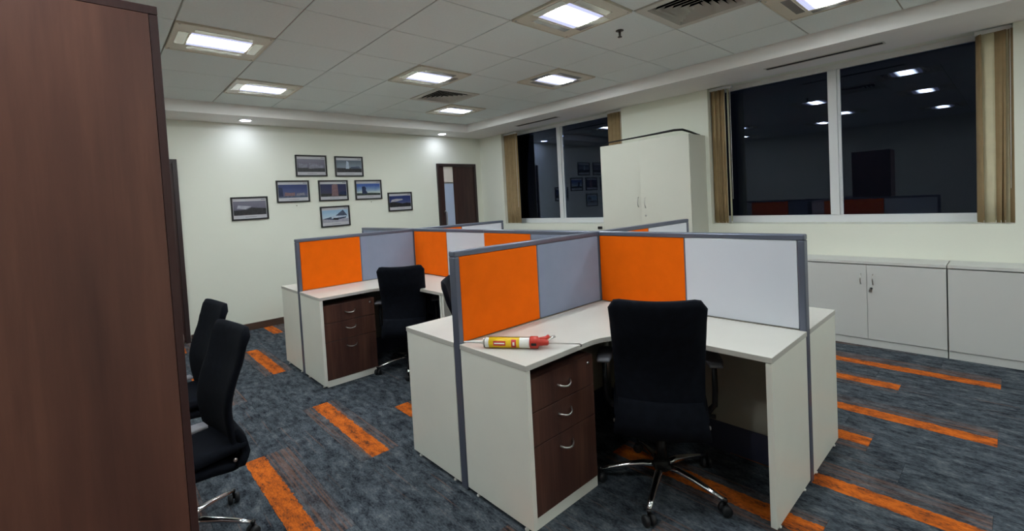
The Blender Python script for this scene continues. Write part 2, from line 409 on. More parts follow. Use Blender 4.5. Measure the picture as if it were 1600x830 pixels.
# ------------------------------------------------------------------ doors
def door(name, x0, x1, label, panel):
    e = bpy.data.objects.new(name, None); COL.objects.link(e); e.location = ((x0+x1)/2, YF, 0); struct(e, label, 'door')
    w = x1-x0; h = 2.12; fw = 0.045
    boxes('door_frame', 'door_frame', [(-w/2, -w/2+fw, -0.03, 0.0, 0, h), (w/2-fw, w/2, -0.03, 0.0, 0, h), (-w/2+fw, w/2-fw, -0.03, 0.0, h-fw, h)], e, 0.002)
    if panel:
        g0, g1 = -w/2+0.135, -w/2+0.325
        boxes('door_leaf', 'doorwood', [(-w/2+fw, g0, -0.014, 0, 0.01, h-fw-0.004), (g1, w/2-fw, -0.014, 0, 0.01, h-fw-0.004), (g0, g1, -0.014, 0, 0.01, 0.35)], e)
        p = box('pane', 'frosted', g0, g1, -0.008, 0, 0.35, 1.79, e); p['label'] = 'blue-grey frosted glass strip'
        box('pane', 'frosted_top', g0, g1, -0.008, 0, 1.81, h-fw-0.004, e)
        box('glazing_bar', 'steel', g0, g1, -0.012, 0, 1.79, 1.81, e)
        tube('handle', 'steel', [(g0-0.035, -0.014, 1.30), (g0-0.035, -0.05, 1.33), (g0-0.012, -0.06, 1.30), (g0-0.01, -0.06, 1.0), (g0-0.035, -0.05, 0.92), (g0-0.035, -0.014, 0.94)], 0.009, e)
    else:
        box('door_leaf', 'doorwood', -w/2+fw, w/2-fw, -0.014, 0, 0.01, h-fw-0.004, e)
        tube('handle', 'steel', [(-w/2+0.11, -0.014, 1.05), (-w/2+0.11, -0.055, 1.05), (-w/2+0.24, -0.055, 1.05)], 0.008, e)
door('door_1', 3.24, 4.06, 'dark wooden door with a narrow glass strip', True)
door('door_2', -1.25, -0.308, 'dark wooden door mostly hidden behind the wardrobe', False)

# ------------------------------------------------------------------ ceiling fittings
def build_lum(t):
    h = 0.293; dx, dy = 0.188, 0.139
    L = []
    def ring(ix, iy, o, z0, z1): return [(-o, o, -o, -iy, z0, z1), (-o, o, iy, o, z0, z1), (-o, -ix, -iy, iy, z0, z1), (ix, o, -iy, iy, z0, z1)]
    boxes('frame', 'lum_frame', ring(dx, dy, h, -0.006, 0.012), t)
    boxes('rim', 'lum_frame', ring(h-0.006, h-0.006, h+0.001, -0.010, -0.006), t)
    for s in (-1, 1):
        box('reflector_strip', 'lum_strip', -dx+0.012, dx-0.012, s*(dy+0.018), s*(dy+0.075), -0.0085, -0.006, t)
        box('reflector_strip', 'lum_strip', s*(dx+0.015), s*(dx+0.075), -dy+0.008, dy-0.008, -0.0085, -0.006, t)
        box('diffuser', 'lamp', -dx, dx, s*0.10, s*dy, -0.004, 0.010, t)
    box('tube_band', 'lampcore', -dx, dx, -0.0999, 0.0999, -0.0045, 0.010, t)
    for sx in (-1, 1):
        for sy in (-1, 1): lathe('screw', 'steel', [(0.006, -0.010), (0.006, -0.006)], t, 8, (sx*(h-0.02), sy*(h-0.02), 0))
LL = {(-1, 1): 'leftmost square ceiling light, beside the wardrobe top', (0, 3): 'square ceiling light nearest the left downlight',
      (2, 1): 'square ceiling light touching the small far air vent', (2, -2): 'large square ceiling light left of the sprinkler',
      (4, 0): 'square ceiling light above the far window, between sprinkler and small air vent', (4, 3): 'smallest and farthest square ceiling light, near the door',
      (4, -4): 'square ceiling light cut by the top edge, right of the large vent'}
proto = None
for k in LIGHTS:
    lab = LL.get(k, 'square ceiling light outside the photo, only mirrored in the windows or added unseen for fill')
    if proto is None:
        proto = thing('ceiling_light', lab, 'ceiling light', (T*(k[0]+0.5), T*(k[1]+0.5), HC), 0, 'square ceiling lights'); build_lum(proto)
    else:
        c = copy_tree(proto); c.location = (T*(k[0]+0.5), T*(k[1]+0.5), HC); c['label'] = lab

def vent(u, v, label):
    t = thing('air_vent', label, 'air vent', (T*(u+0.5), T*(v+0.5), HC), 0, 'square ceiling air vents')
    h = 0.293; i = 0.235
    boxes('frame', 'vent', [(-h, h, -h, -i, -0.006, 0.01), (-h, h, i, h, -0.006, 0.01), (-h, -i, -i, i, -0.006, 0.01), (i, h, -i, i, -0.006, 0.01)], t)
    box('duct_box', 'void', -i, i, -i, i, 0.06, 0.065, t)
    boxes('duct_side', 'void', [(-i-.004, -i, -i, i, 0.01, 0.06), (i, i+.004, -i, i, 0.01, 0.06), (-i, i, -i-.004, -i, 0.01, 0.06), (-i, i, i, i+.004, 0.01, 0.06)], t)
    for k in range(6):                                           # nested sloping louvre rings
        ro = i - 0.002 - k*0.040; ri = ro-0.020; z0, z1 = -0.004, 0.034
        if ri < 0.01: continue
        bm = bmesh.new()
        for dz in (0,):
            o_ = [bm.verts.new((sx*ro, sy*ro, z0)) for sx, sy in ((-1, -1), (1, -1), (1, 1), (-1, 1))]
            i_ = [bm.verts.new((sx*ri, sy*ri, z1)) for sx, sy in ((-1, -1), (1, -1), (1, 1), (-1, 1))]
            o2 = [bm.verts.new((sx*(ro+.0015), sy*(ro+.0015), z0+.0015)) for sx, sy in ((-1, -1), (1, -1), (1, 1), (-1, 1))]
            i2 = [bm.verts.new((sx*(ri+.0015), sy*(ri+.0015), z1+.0015)) for sx, sy in ((-1, -1), (1, -1), (1, 1), (-1, 1))]
            fs = []
            for q in range(4):
                r_ = (q+1) % 4
                fs += [bm.faces.new((o_[q], o_[r_], i_[r_], i_[q])), bm.faces.new((o2[q], i2[q], i2[r_], o2[r_])),
                       bm.faces.new((o_[q], o2[q], o2[r_], o_[r_])), bm.faces.new((i_[q], i_[r_], i2[r_], i2[q]))]
            bmesh.ops.recalc_face_normals(bm, faces=fs)
        for f in bm.faces:                                         # backs of the blades coloured dark to hold the shade between them
            if f.verts[0] in o2+i2 and f.verts[1] in o2+i2 and f.verts[2] in o2+i2: f.material_index = 1
        link('louvre', bm, ['vent', 'void'], t)
vent(3, 2, 'small far square ceiling air vent beside a light')
vent(3, -3, 'large near square ceiling air vent at the top edge')

def downlight(x, y, label):
    t = thing('downlight', label, 'downlight', (x, y, HS), 0, 'round downlights over the picture wall')
    bm = bmesh.new(); n = 24
    for (r0, z0), (r1, z1) in zip([(0.055, -0.001), (0.075, -0.006), (0.082, -0.004), (0.082, 0.0)], [(0.075, -0.006), (0.082, -0.004), (0.082, 0.0), (0.055, -0.0)]):
        for k in range(n):
            a, b = 2*pi*k/n, 2*pi*(k+1)/n
            bm.faces.new([bm.verts.new(p) for p in ((r0*cos(a), r0*sin(a), z0), (r1*cos(a), r1*sin(a), z1), (r1*cos(b), r1*sin(b), z1), (r0*cos(b), r0*sin(b), z0))])
    bmesh.ops.remove_doubles(bm, verts=bm.verts, dist=1e-5)
    link('trim_ring', bm, 'whiteplastic', t)
    lathe('lens', 'spotlens', [(0.055, -0.004), (0.055, -0.001)], t, 24)
    ld = bpy.data.lights.new('downlight_beam', 'SPOT'); ld.energy = SPOT_W; ld.color = C_SPOT; ld.spot_size = radians(165); ld.spot_blend = 1.0; ld.shadow_soft_size = 0.05
    lo = bpy.data.objects.new('lamp', ld); COL.objects.link(lo); lo.parent = t; lo.location = (0, 0, -0.012)
downlight(0.379, 3.20, 'left lit round downlight above the pictures')
downlight(3.24, 3.22, 'right lit round downlight above the glazed door')

def slot(y0, y1, x, label):
    t = thing('slot_vent', label, 'air vent', (x, (y0+y1)/2, HS), 0, 'linear slot vents in the window soffit'); L = (y1-y0)/2
    boxes('frame', 'vent', [(-0.05, -0.034, -L, L, -0.004, 0), (0.034, 0.05, -L, L, -0.004, 0), (-0.034, 0.034, -L, -L+0.012, -0.004, 0), (-0.034, 0.034, L-0.012, L, -0.004, 0)], t)
    box('slot', 'slot', -0.034, 0.034, -L+0.012, L-0.012, -0.002, 0, t); box('deflector_blade', 'void', -0.006, 0.006, -L+0.012, L-0.012, -0.0035, -0.002, t)
slot(-2.24, -1.34, 3.885, 'long slot vent in the soffit over the wide window')
slot(1.30, 2.14, 3.87, 'slot vent in the soffit over the far window')

t = thing('sprinkler', 'small dark sprinkler head hanging from the tile ceiling', 'sprinkler', (2.04, -0.93, HC))
lathe('cover_plate', 'brass', [(0.03, -0.004), (0.03, 0)], t); lathe('stem', 'brass', [(0.008, -0.04), (0.010, -0.004)], t, 10)
lathe('deflector', 'brass', [(0.016, -0.052), (0.017, -0.048), (0.006, -0.04)], t, 12)

# ------------------------------------------------------------------ blinds
def blind(y0, y1, vanes, label, zb=1.058):
    t = thing('vertical_blind', label, 'blind', (XW+0.06, (y0+y1)/2, HS), 0, 'vertical blinds gathered beside the windows'); cy = (y0+y1)/2
    box('headrail', 'alu_white', -0.018, 0.018, y0-cy, y1-cy, -0.03, 0, t, 0.002)
    for (y, ang, mt, tw) in vanes:                               # a vane hangs from the rail, curved across its width, turned by ang, twisting by tw
        bm = bmesh.new(); H = HS-0.03-zb
        def fn(u, v):
            a = radians(ang + tw*v); s = (u-0.5)*0.089; c = 0.006*(1-(2*u-1)**2)
            x = s*cos(a) - c*sin(a); yy = s*sin(a) + c*cos(a)
            return (x, y-cy+yy, -0.03-H*v), (-sin(a), cos(a), 0), 1.0
        bm_sheet(bm, fn, 4, 6, 0.0016); vn = link('vane', bm, mt, t)
        a = radians(ang+tw)
        box('bottom_weight', 'whiteplastic', -0.042, 0.042, -0.002, 0.002, -0.012, 0.012, vn, loc=(0, y-cy, -0.03-H+0.006), rot=(0, 0, a))
    tube('chain', 'whiteplastic', [(-0.03, y0-cy+0.01, -0.03), (-0.032, y0-cy+0.012, -0.8), (-0.03, y0-cy+0.014, -1.25)], 0.002, t, 6)
blind(-0.88, -0.64, [(-0.672, 48, 'tan', 6), (-0.690, 80, 'tan', -6), (-0.722, 40, 'tan', 4), (-0.742, 76, 'tan', -3), (-0.778, 42, 'tan', 5), (-0.80, 18, 'cream', 4), (-0.835, 8, 'cream', 4)], 'tan vertical blind gathered between tall cabinet and wide window')
blind(-2.94, -2.74, [(-2.760, 22, 'tan', 8), (-2.803, 86, 'cream', 0), (-2.853, 62, 'tan', -34), (-2.876, 46, 'tan', -18), (-2.898, 80, 'cream', 4), (-2.922, 34, 'tan', 4)], 'half twisted tan and cream vertical blind at the right photo edge')
blind(2.54, 2.86, [(2.84-0.033*i, 74+(i % 3)*5, 'tan', 3) for i in range(9)], 'tan vertical blind gathered near the glazed door')
blind(0.52, 0.75, [(0.54+0.03*i, 72+(i % 2)*8, 'tan', 0) for i in range(7)], 'tan vertical blind partly hidden behind the tall cabinet')

# ------------------------------------------------------------------ partition screens
def screen(node, d, tiles, label, end=True, L=LA, start=TH/2, low='modesty'):
    """d: unit direction from the node; tiles: inner, outer colours; local x runs along the screen"""
    rz = math.atan2(d[1], d[0]); t = thing('partition_screen', label, 'partition', (node[0], node[1], 0), rz, 'workstation screens')
    h = TH/2; pw = 0.03; x0 = start; x1 = L-(pw if end else 0.0); mid = 0.61
    box('top_rail', 'rail', x0, L, -h, h, HP-0.028, HP, t, 0.006)
    if end: box('end_post', 'rail', x1, L, -h, h, 0.004, HP-0.0285, t, 0.005)
    box('tile', tiles[0], x0+0.004, mid-0.004, -h+0.004, h-0.004, 0.748, HP-0.029, t, 0.003)
    box('tile', tiles[1], mid+0.004, x1-0.002, -h+0.004, h-0.004, 0.748, HP-0.029, t, 0.003)
    box('tile_joint', 'rail', mid-0.004, mid+0.004, -h+0.007, h-0.007, 0.748, HP-0.029, t)
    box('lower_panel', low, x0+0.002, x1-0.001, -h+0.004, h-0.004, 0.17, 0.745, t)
    box('raceway', 'raceway', x0+0.002, x1-0.001, -h+0.002, h-0.002, 0.012, 0.168, t, 0.002)
    for x in (x0+0.1, x1-0.06): lathe('foot', 'black', [(0.016, 0.0), (0.016, 0.006), (0.008, 0.012)], t, 10, (x, 0, 0))
    return t
def post(node, label):
    h = TH/2-0.0005
    o = box('junction_post', 'rail', -h, h, -h, h, 0, HP, None, 0.004, loc=(node[0], node[1], 0)); tag(o, label, 'post', 'screen junction posts')
N1, N2 = (XS, Y1), (XS, Y2)
MIDY = (Y1+Y2)/2
post(N1, 'grey junction post where the nearest screens cross'); post(N2, 'grey junction post where the far screens cross')
screen(N1, (-1, 0), ('greyfab', 'orange'), 'near orange and grey-blue screen behind the sealant tube')
screen(N1, (0, -1), ('orange', 'board'), 'near orange and whiteboard screen behind the nearest chair')
screen(N1, (0, 1), ('greyfab', 'orange'), 'orange and grey-blue spine screen in line with the nearest whiteboard', False, MIDY-Y1)
screen(N1, (1, 0), ('orange', 'board'), 'orange and whiteboard screen in front of the tall cabinet', True, 1.245)
screen(N2, (-1, 0), ('greyfab', 'orange'), 'far orange and grey-blue screen below the pictures')
screen(N2, (0, -1), ('orange', 'board'), 'orange and white spine screen behind the middle chair', False, Y2-MIDY, low='raceway')  # lower panel coloured dark, standing in for the deep shade under this desk
screen(N2, (0, 1), ('greyfab', 'greyfab'), 'farthest spine screen, only its top rail showing below the pictures')
screen(N2, (1, 0), ('orange', 'board'), 'orange and whiteboard screen in front of the glazed door', True, 1.245)

# ------------------------------------------------------------------ desks
def desk(node, sx, sy, label, LX=LA, LY=LA):
    """L-shaped desk in one quadrant: sx, sy = direction of its two arms away from the node"""
    t = thing('corner_desk', label, 'desk', (node[0], node[1], 0), 0, 'L-shaped workstation desks')
    h = TH/2+0.001; R = 0.28
    P = [(h, h), (LX, h), (LX, h+DY)]
    cx, cy = h+DX+R, h+DY+R
    for i in range(13):
        a = radians(-90 - 90*i/12); P.append((cx+R*cos(a), cy+R*sin(a)))
    P += [(h+DX, LY), (h, LY)]
    Q = [(sx*a, sy*b) for a, b in P]
    bm = bmesh.new(); bm_prism(bm, Q, HD-0.025, HD, 0, 0.002); link('worktop', bm, 'worktop', t)
    g = 0.025
    box('end_panel', 'laminate', sx*(LX-0.002-g), sx*(LX-0.002), sy*(h+0.003), sy*(h+DY-0.004), 0.022, HD-0.0255, t, 0.0015)
    box('end_panel', 'laminate', sx*(h+0.003), sx*(h+DX-0.004), sy*(LY-0.002-g), sy*(LY-0.002), 0.022, HD-0.0255, t, 0.0015)
    for (a, b) in ((LX-0.014, h+0.07), (LX-0.014, h+DY-0.06), (h+0.07, LY-0.014), (h+DX-0.06, LY-0.014)):
        lathe('foot', 'whiteplastic', [(0.010, 0), (0.011, 0.006), (0.005, 0.010), (0.005, 0.0225)], t, 10, (sx*a, sy*b, 0))
    lathe('corner_leg', 'steel', [(0.02, 0), (0.02, HD-0.026)], t, 12, (sx*(h+0.08), sy*(h+0.08), 0))
    return t
desk(N1, -1, -1, 'nearest white L-shaped desk carrying the sealant tube')
desk(N1, -1, 1, 'white desk just behind the nearest orange screen', LY=MIDY-Y1-0.002)
desk(N2, -1, -1, 'white L-shaped desk with the middle black chair', LY=Y2-MIDY-0.002)
desk(N2, -1, 1, 'farthest white desk, only its left end showing past the far screen')
desk(N1, 1, -1, 'white desk behind the near whiteboard, facing the low cabinets')

# ------------------------------------------------------------------ drawer pedestals
def pedestal(x0, yfront, label):
    W_, D_, H_ = 0.445, 0.40, 0.665
    t = thing('drawer_pedestal', label, 'drawer unit', (x0+W_/2, yfront, 0), 0, 'brown drawer pedestals under the desks'); w2 = W_/2
    box('plinth', 'laminate', -w2, w2, 0.004, D_, 0.0, 0.052, t, 0.001)
    boxes('body', 'wenge', [(-w2, -w2+0.016, 0.018, D_, 0.053, H_), (w2-0.016, w2, 0.018, D_, 0.053, H_), (-w2+0.016, w2-0.016, D_-0.012, D_, 0.053, H_), (-w2+0.016, w2-0.016, 0.018, D_-0.012, H_-0.016, H_), (-w2+0.016, w2-0.016, 0.018, D_-0.012, 0.053, 0.069)], t)
    zs = [(0.055, 0.365), (0.369, 0.517), (0.521, H_)]
    for i, (a, b) in enumerate(zs[::-1]):
        d = box('drawer', 'wenge', -w2+0.001, w2-0.001, 0, 0.0175, a, b, t, 0.0015)
        zc = b-0.055 if i else b-0.07
        bow_handle(d, (-0.045, 0, zc), (0.045, 0, zc), (0, -0.028, -0.012))
        if i == 0: lathe('lock', 'steel', [(0.008, -0.004), (0.008, 0.0)], d, 12, (w2-0.04, 0, b-0.035), 'y')
pedestal(0.268, Y1-TH/2-DY+0.02, 'three-drawer brown pedestal under the nearest desk')
pedestal(0.268, Y2-TH/2-DY+0.02, 'three-drawer brown pedestal beside the middle black chair')

# ------------------------------------------------------------------ chairs (local +x = facing direction, origin under the hub)
def make_chair(label):
    t = thing('office_chair', label, 'chair', group='black office chairs on castors')
    # star base
    for k in range(5):
        a = 2*pi*k/5
        p = [(0.025, 0.105), (0.09, 0.108), (0.17, 0.096), (0.25, 0.078), (0.30, 0.066)]
        b = tube('base_arm', 'chrome', [(r*cos(a), r*sin(a), z) for r, z in p], [0.020, 0.019, 0.016, 0.0135, 0.010], t, 10, (1.0, 0.72))
        bm = bmesh.new(); R = 0.305; ca, sa = cos(a), sin(a)
        for s in (-1, 1):
            n = 14; prof = [(0.012, -0.004), (0.022, -0.010), (0.0245, 0.0), (0.022, 0.010), (0.012, 0.004)]
            th = a + radians(50)
            rings = []
            for r, q in [(0.006, -0.011), (0.021, -0.0105), (0.0245, -0.005), (0.0245, 0.005), (0.021, 0.0105), (0.006, 0.011)]:
                rg = []
                for i in range(n):
                    an = 2*pi*i/n; lx, lz = r*cos(an), r*sin(an); ly = s*0.0155+q
                    rg.append(bm.verts.new((R*ca + lx*cos(th)-ly*sin(th), R*sa + lx*sin(th)+ly*cos(th), 0.0245+lz)))
                rings.append(rg)
            fs = []
            for A, B in zip(rings, rings[1:]):
                for i in range(n): fs.append(bm.faces.new((A[i], A[(i+1) % n], B[(i+1) % n], B[i])))
            fs += [bm.faces.new(rings[0]), bm.faces.new(rings[-1][::-1])]
            for f in fs: f.smooth = True
            bmesh.ops.recalc_face_normals(bm, faces=fs)
        cst = link('castor', bm, 'rubber', t)
        lathe('stem', 'black', [(0.007, 0.026), (0.007, 0.058), (0.011, 0.060), (0.011, 0.072)], cst, 10, (R*ca, R*sa, 0))
    lathe('hub', 'black', [(0.034, 0.085), (0.040, 0.09), (0.040, 0.125), (0.032, 0.14)], t, 18)
    lathe('gas_column', 'black', [(0.026, 0.14), (0.026, 0.24), (0.018, 0.241), (0.018, 0.335)], t, 16)
    boxes('mechanism', 'black', [(-0.12, 0.10, -0.08, 0.08, 0.33, 0.368)], t, 0.012)
    tube('lever', 'black', [(0.03, -0.08, 0.345), (0.03, -0.20, 0.35), (0.03, -0.26, 0.345)], [0.006, 0.006, 0.011], t, 8)
    # seat cushion
    bm = bmesh.new()
    def seat(u, v):
        x = -0.225 + 0.465*u; y = (v-0.5)
        hw = 0.225*(1-0.10*(1-u)**2) * (1-0.10*max(0, (u-0.75)/0.25)**2)
        z = 0.412 + 0.012*(2*y)**2 - 0.030*max(0, (u-0.72)/0.28)**2 + 0.01*(1-u)
        edge = min(u, 1-u, v, 1-v); tk = 0.30 + 0.70*min(1, edge/0.14)**0.5
        return (x, y*2*hw, z), (0, 0, 1), tk
    bm_sheet(bm, seat, 14, 14, 0.07); link('seat', bm, 'blackfab', t)
    bm = bmesh.new()
    def shell(u, v):                                             # plastic pan that wraps up behind the cushion
        pr = [(0.18, 0.378), (0.05, 0.372), (-0.08, 0.360), (-0.165, 0.345), (-0.225, 0.352), (-0.252, 0.395), (-0.245, 0.445), (-0.215, 0.50)]
        s = u*(len(pr)-1); i = min(int(s), len(pr)-2); f = s-i
        x = pr[i][0]*(1-f)+pr[i+1][0]*f; z = pr[i][1]*(1-f)+pr[i+1][1]*f
        dx, dz = pr[i+1][0]-pr[i][0], pr[i+1][1]-pr[i][1]; l = math.hypot(dx, dz)
        w_ = 0.212 - 0.028*max(0, (u-0.6)/0.4); y = (v-0.5)*2*w_
        return (x + 0.03*(2*v-1)**2*(1 if u > 0.5 else 0.2), y, z+0.012*(2*v-1)**2*(1 if u < 0.55 else 0)), (-dz/l, 0, dx/l), 1
    bm_sheet(bm, shell, 21, 10, 0.034); link('seat_shell', bm, 'blackfab', t)
    for s in (-1, 1): lathe('pivot_cap', 'steel', [(0.009, 0.206*s), (0.009, 0.212*s), (0.006, 0.214*s)], t, 12, (-0.17, 0, 0.385), 'y')
    # backrest: tall, gently waisted and dished
    bm = bmesh.new()
    def back(u, v):
        z = 0.400 + 0.570*v; y = 2*(u-0.5)
        hw = 0.192 + 0.014*v
        q = min(1, min(u, 1-u)/0.13); 
        z -= 0.045*(1-math.sqrt(max(0, 1-((1-q))**2)))*max(0, (v-0.8)/0.2)
        z -= 0.012*(1-y*y)*max(0, (v-0.5)/0.5)**2                 # top edge dips in the middle
        x = -0.222 + 0.03*sin(pi*min(1, (v+0.02)*1.35))*1.0 - 0.075*max(0, (v-0.35)/0.65)**1.4 - 0.026*(1-y*y)
        dxdv = -0.075*1.4*max(0, (v-0.35)/0.65)**0.4/0.65/0.555
        e = min(u, 1-u, v, 1-v); tk = 0.45+0.55*min(1, e/0.08)**0.5
        return (x+0.03, y*hw, z), Vector((1, y*0.35, -dxdv)).normalized(), tk
    bm_sheet(bm, back, 16, 20, 0.042); link('backrest', bm, 'blackfab', t)
    for s in (-1, 1):
        tube('armrest_support', 'black', [(0.05, s*0.10, 0.36), (0.05, s*0.235, 0.362), (0.055, s*0.262, 0.39), (0.06, s*0.266, 0.46), (0.065, s*0.266, 0.60)], [0.015, 0.016, 0.017, 0.017, 0.015], t, 10, (0.8, 1.2))
        bm = bmesh.new()
        def pad(u, v):
            a = u; x = -0.05+0.25*u; hw = 0.038*(1-0.25*abs(2*u-1)**3)
            return (x, s*0.262+(v-0.5)*2*hw, 0.612-0.012*u*u), (0, 0, 1), 0.5+0.5*min(1, min(u, 1-u, v, 1-v)/0.2)
        bm_sheet(bm, pad, 8, 6, 0.024); link('armrest_pad', bm, 'greyplastic', t)
    return t
CH = [((0.93, -1.775), 31, 1.02, 'nearest black office chair with chrome star base at the sealant desk', -162),
      ((0.96, 0.66), 52, 0.985, 'middle black office chair at the far desk beside its brown drawers', 20),
      ((0.93, -0.47), -45, 0.955, 'black chair mostly hidden behind the near orange screen', 10),
      ((-0.87, -0.49), 189, 0.965, 'black chair beside the dark wardrobe, nearer of the two', -34),
      ((-0.81, 0.25), 187, 0.965, 'black chair peeking out behind the one beside the wardrobe', 30)]
ch0 = None
for (x, y), ang, sc, lab, bph in CH:
    if ch0 is None: ch0 = make_chair(lab); c = ch0
    else: c = copy_tree(ch0)
    c.location = (x, y, 0); c.rotation_euler = (0, 0, radians(ang)); c.scale = (sc, sc*0.96, sc); c['label'] = lab
    for o in c.children:                                         # the star base turns independently of the seat
        if o.name.split('.')[0] in ('base_arm', 'castor'): o.rotation_euler = (0, 0, radians(bph-ang))

# ------------------------------------------------------------------ wardrobe
t = thing('wardrobe', 'tall dark brown wooden wardrobe filling the left edge', 'wardrobe', (-0.914, -1.443, 0))
HWD = 2.0; WD = 0.47; WL = 0.57
box('side_panel', 'wardrobe', -WD, -0.0195, 0, 0.02, 0.0, HWD-0.022, t, 0.001)
box('side_panel', 'wardrobe', -WD, -0.0195, WL-0.02, WL, 0.0, HWD-0.022, t, 0.001)
box('top_panel', 'wardrobe_edge', -WD, 0.0, -0.001, WL, HWD-0.0215, HWD, t, 0.001)
box('back_panel', 'wardrobe', -WD, -WD+0.006, 0.0205, WL-0.0205, 0.05, HWD-0.022, t)
box('base_panel', 'wardrobe', -WD+0.0065, -0.02, 0.0205, WL-0.0205, 0.05, 0.068, t)
for a, b in ((0.0, WL/2-0.0015), (WL/2+0.0015, WL)):
    d = box('door', 'wardrobe_edge', -0.0185, 0.0, a, b, 0.06, HWD-0.023, t, 0.001)
    yy = WL/2 - 0.03 if a == 0 else WL/2+0.03
    bow_handle(d, (0, yy, 1.0), (0, yy, 1.12), (0.025, 0, 0))

# ------------------------------------------------------------------ low cabinets along the window wall
def low_cabinet(y0, y1, label, key):
    XF = 3.90; t = thing('low_cabinet', label, 'cabinet', (XF, (y0+y1)/2, 0), 0, 'low white cabinets under the wide window'); h = (y1-y0)/2; D_ = XW-XF-0.005
    box('plinth', 'cabinet', 0.008, D_, -h+0.001, h-0.001, 0, 0.062, t)
    boxes('carcass', 'cabinet', [(0.019, D_, -h+0.0005, -h+0.0185, 0.063, 0.716), (0.019, D_, h-0.0185, h-0.0005, 0.063, 0.716), (D_-0.01, D_, -h+0.0185, h-0.0185, 0.063, 0.716), (0.019, D_-0.01, -h+0.0185, h-0.0185, 0.063, 0.081)], t)
    box('top', 'cabinet', -0.006, D_+0.004, -h+0.0008, h-0.0008, 0.722, 0.747, t, 0.0015)
    for s in (-1, 1):
        d = box('door', 'cabinet', 0, 0.018, min(s*0.0012, s*(h-0.002)), max(s*0.0012, s*(h-0.002)), 0.066, 0.714, t, 0.001)
        bow_handle(d, (0, s*0.042, 0.635), (0, s*0.042, 0.545), (-0.026, 0, 0), 'steel')
        if key and s < 0:
            k = lathe('lock', 'black', [(0.009, -0.006), (0.009, 0.0)], d, 12, (0, -0.03, 0.512), 'x')
            boxes('key', 'steel', [(-0.022, -0.006, -0.031, -0.029, 0.506, 0.518), (-0.012, -0.009, -0.036, -0.016, 0.482, 0.503)], k)
    return t
low_cabinet(-2.58, -1.58, 'low white two-door cabinet with a key in its lock, under the wide window', True)
low_cabinet(-3.585, -2.585, 'low white cabinet at the right photo edge', False)

# ------------------------------------------------------------------ tall cabinet, right door ajar
XF, ya, yb, ZT = 3.80, -0.595, 0.565, 2.06
t = thing('tall_cabinet', 'tall white two-door cabinet between the two windows', 'cabinet', (XF, ya, 0)); WY = yb-ya; D_ = XW-XF-0.09
D_ = XW-XF-0.004
box('plinth', 'cabinet', 0.01, D_, 0.001, WY-0.001, 0, 0.062, t)
box('side_panel', 'tall', 0.0195, D_, 0, 0.018, 0.063, ZT-0.0195, t); box('side_panel', 'tall', 0.0195, D_, WY-0.018, WY, 0.063, ZT-0.0195, t)
box('back_panel', 'tall', D_-0.008, D_, 0.0185, WY-0.0185, 0.063, ZT-0.0195, t)
box('top_panel', 'tall', 0.0195, D_, 0, WY, ZT-0.019, ZT, t)
for z in (0.063, 0.55, 1.03, 1.5): box('shelf', 'tall', 0.03, D_-0.009, 0.0185, WY-0.0185, z, z+0.018, t)
d = box('door', 'tall', 0, 0.018, WY/2+0.0015, WY, 0.066, ZT, t, 0.001)
bow_handle(d, (0, WY/2+0.065, 1.40), (0, WY/2+0.065, 1.28), (-0.026, 0, 0))
AJ = radians(6)
d = box('door', 'tall', 0, 0.018, 0, WY/2-0.0015, 0.066, ZT, t, 0.001, rot=(0, 0, AJ)); d['label'] = 'door standing slightly ajar'
bow_handle(d, (0, WY/2-0.055, 1.39), (0, WY/2-0.055, 1.27), (-0.026, 0, 0))
lathe('lock', 'steel', [(0.011, -0.005), (0.011, 0)], d, 12, (0, WY/2-0.055, 1.18), 'x')
o = tube('cable_strip', 'black', [(3.82, 0.55, ZT+0.012), (3.82, 0.50, ZT+0.018), (3.82, 0.43, ZT+0.040), (3.80, 0.05, ZT+0.046), (3.79, -0.20, ZT+0.052), (3.79, -0.44, ZT+0.060), (3.83, -0.51, ZT+0.058), (3.95, -0.54, ZT+0.036), (4.08, -0.55, ZT+0.016), (4.15, -0.55, ZT+0.011)], [0.008, 0.009, 0.010, 0.012, 0.014, 0.017, 0.016, 0.013, 0.011, 0.010], None, 8, (1.3, 0.8))
tag(o, 'bent black strip lying on top of the tall cabinet', 'strip')
o = box('wall_clip', 'black', -0.03, 0.0, -0.03, 0.03, -0.018, 0.018, None, 0.004, loc=(XW, 0.905, 0.995)); tag(o, 'tiny black clip on the wall left of the tall cabinet', 'clip')

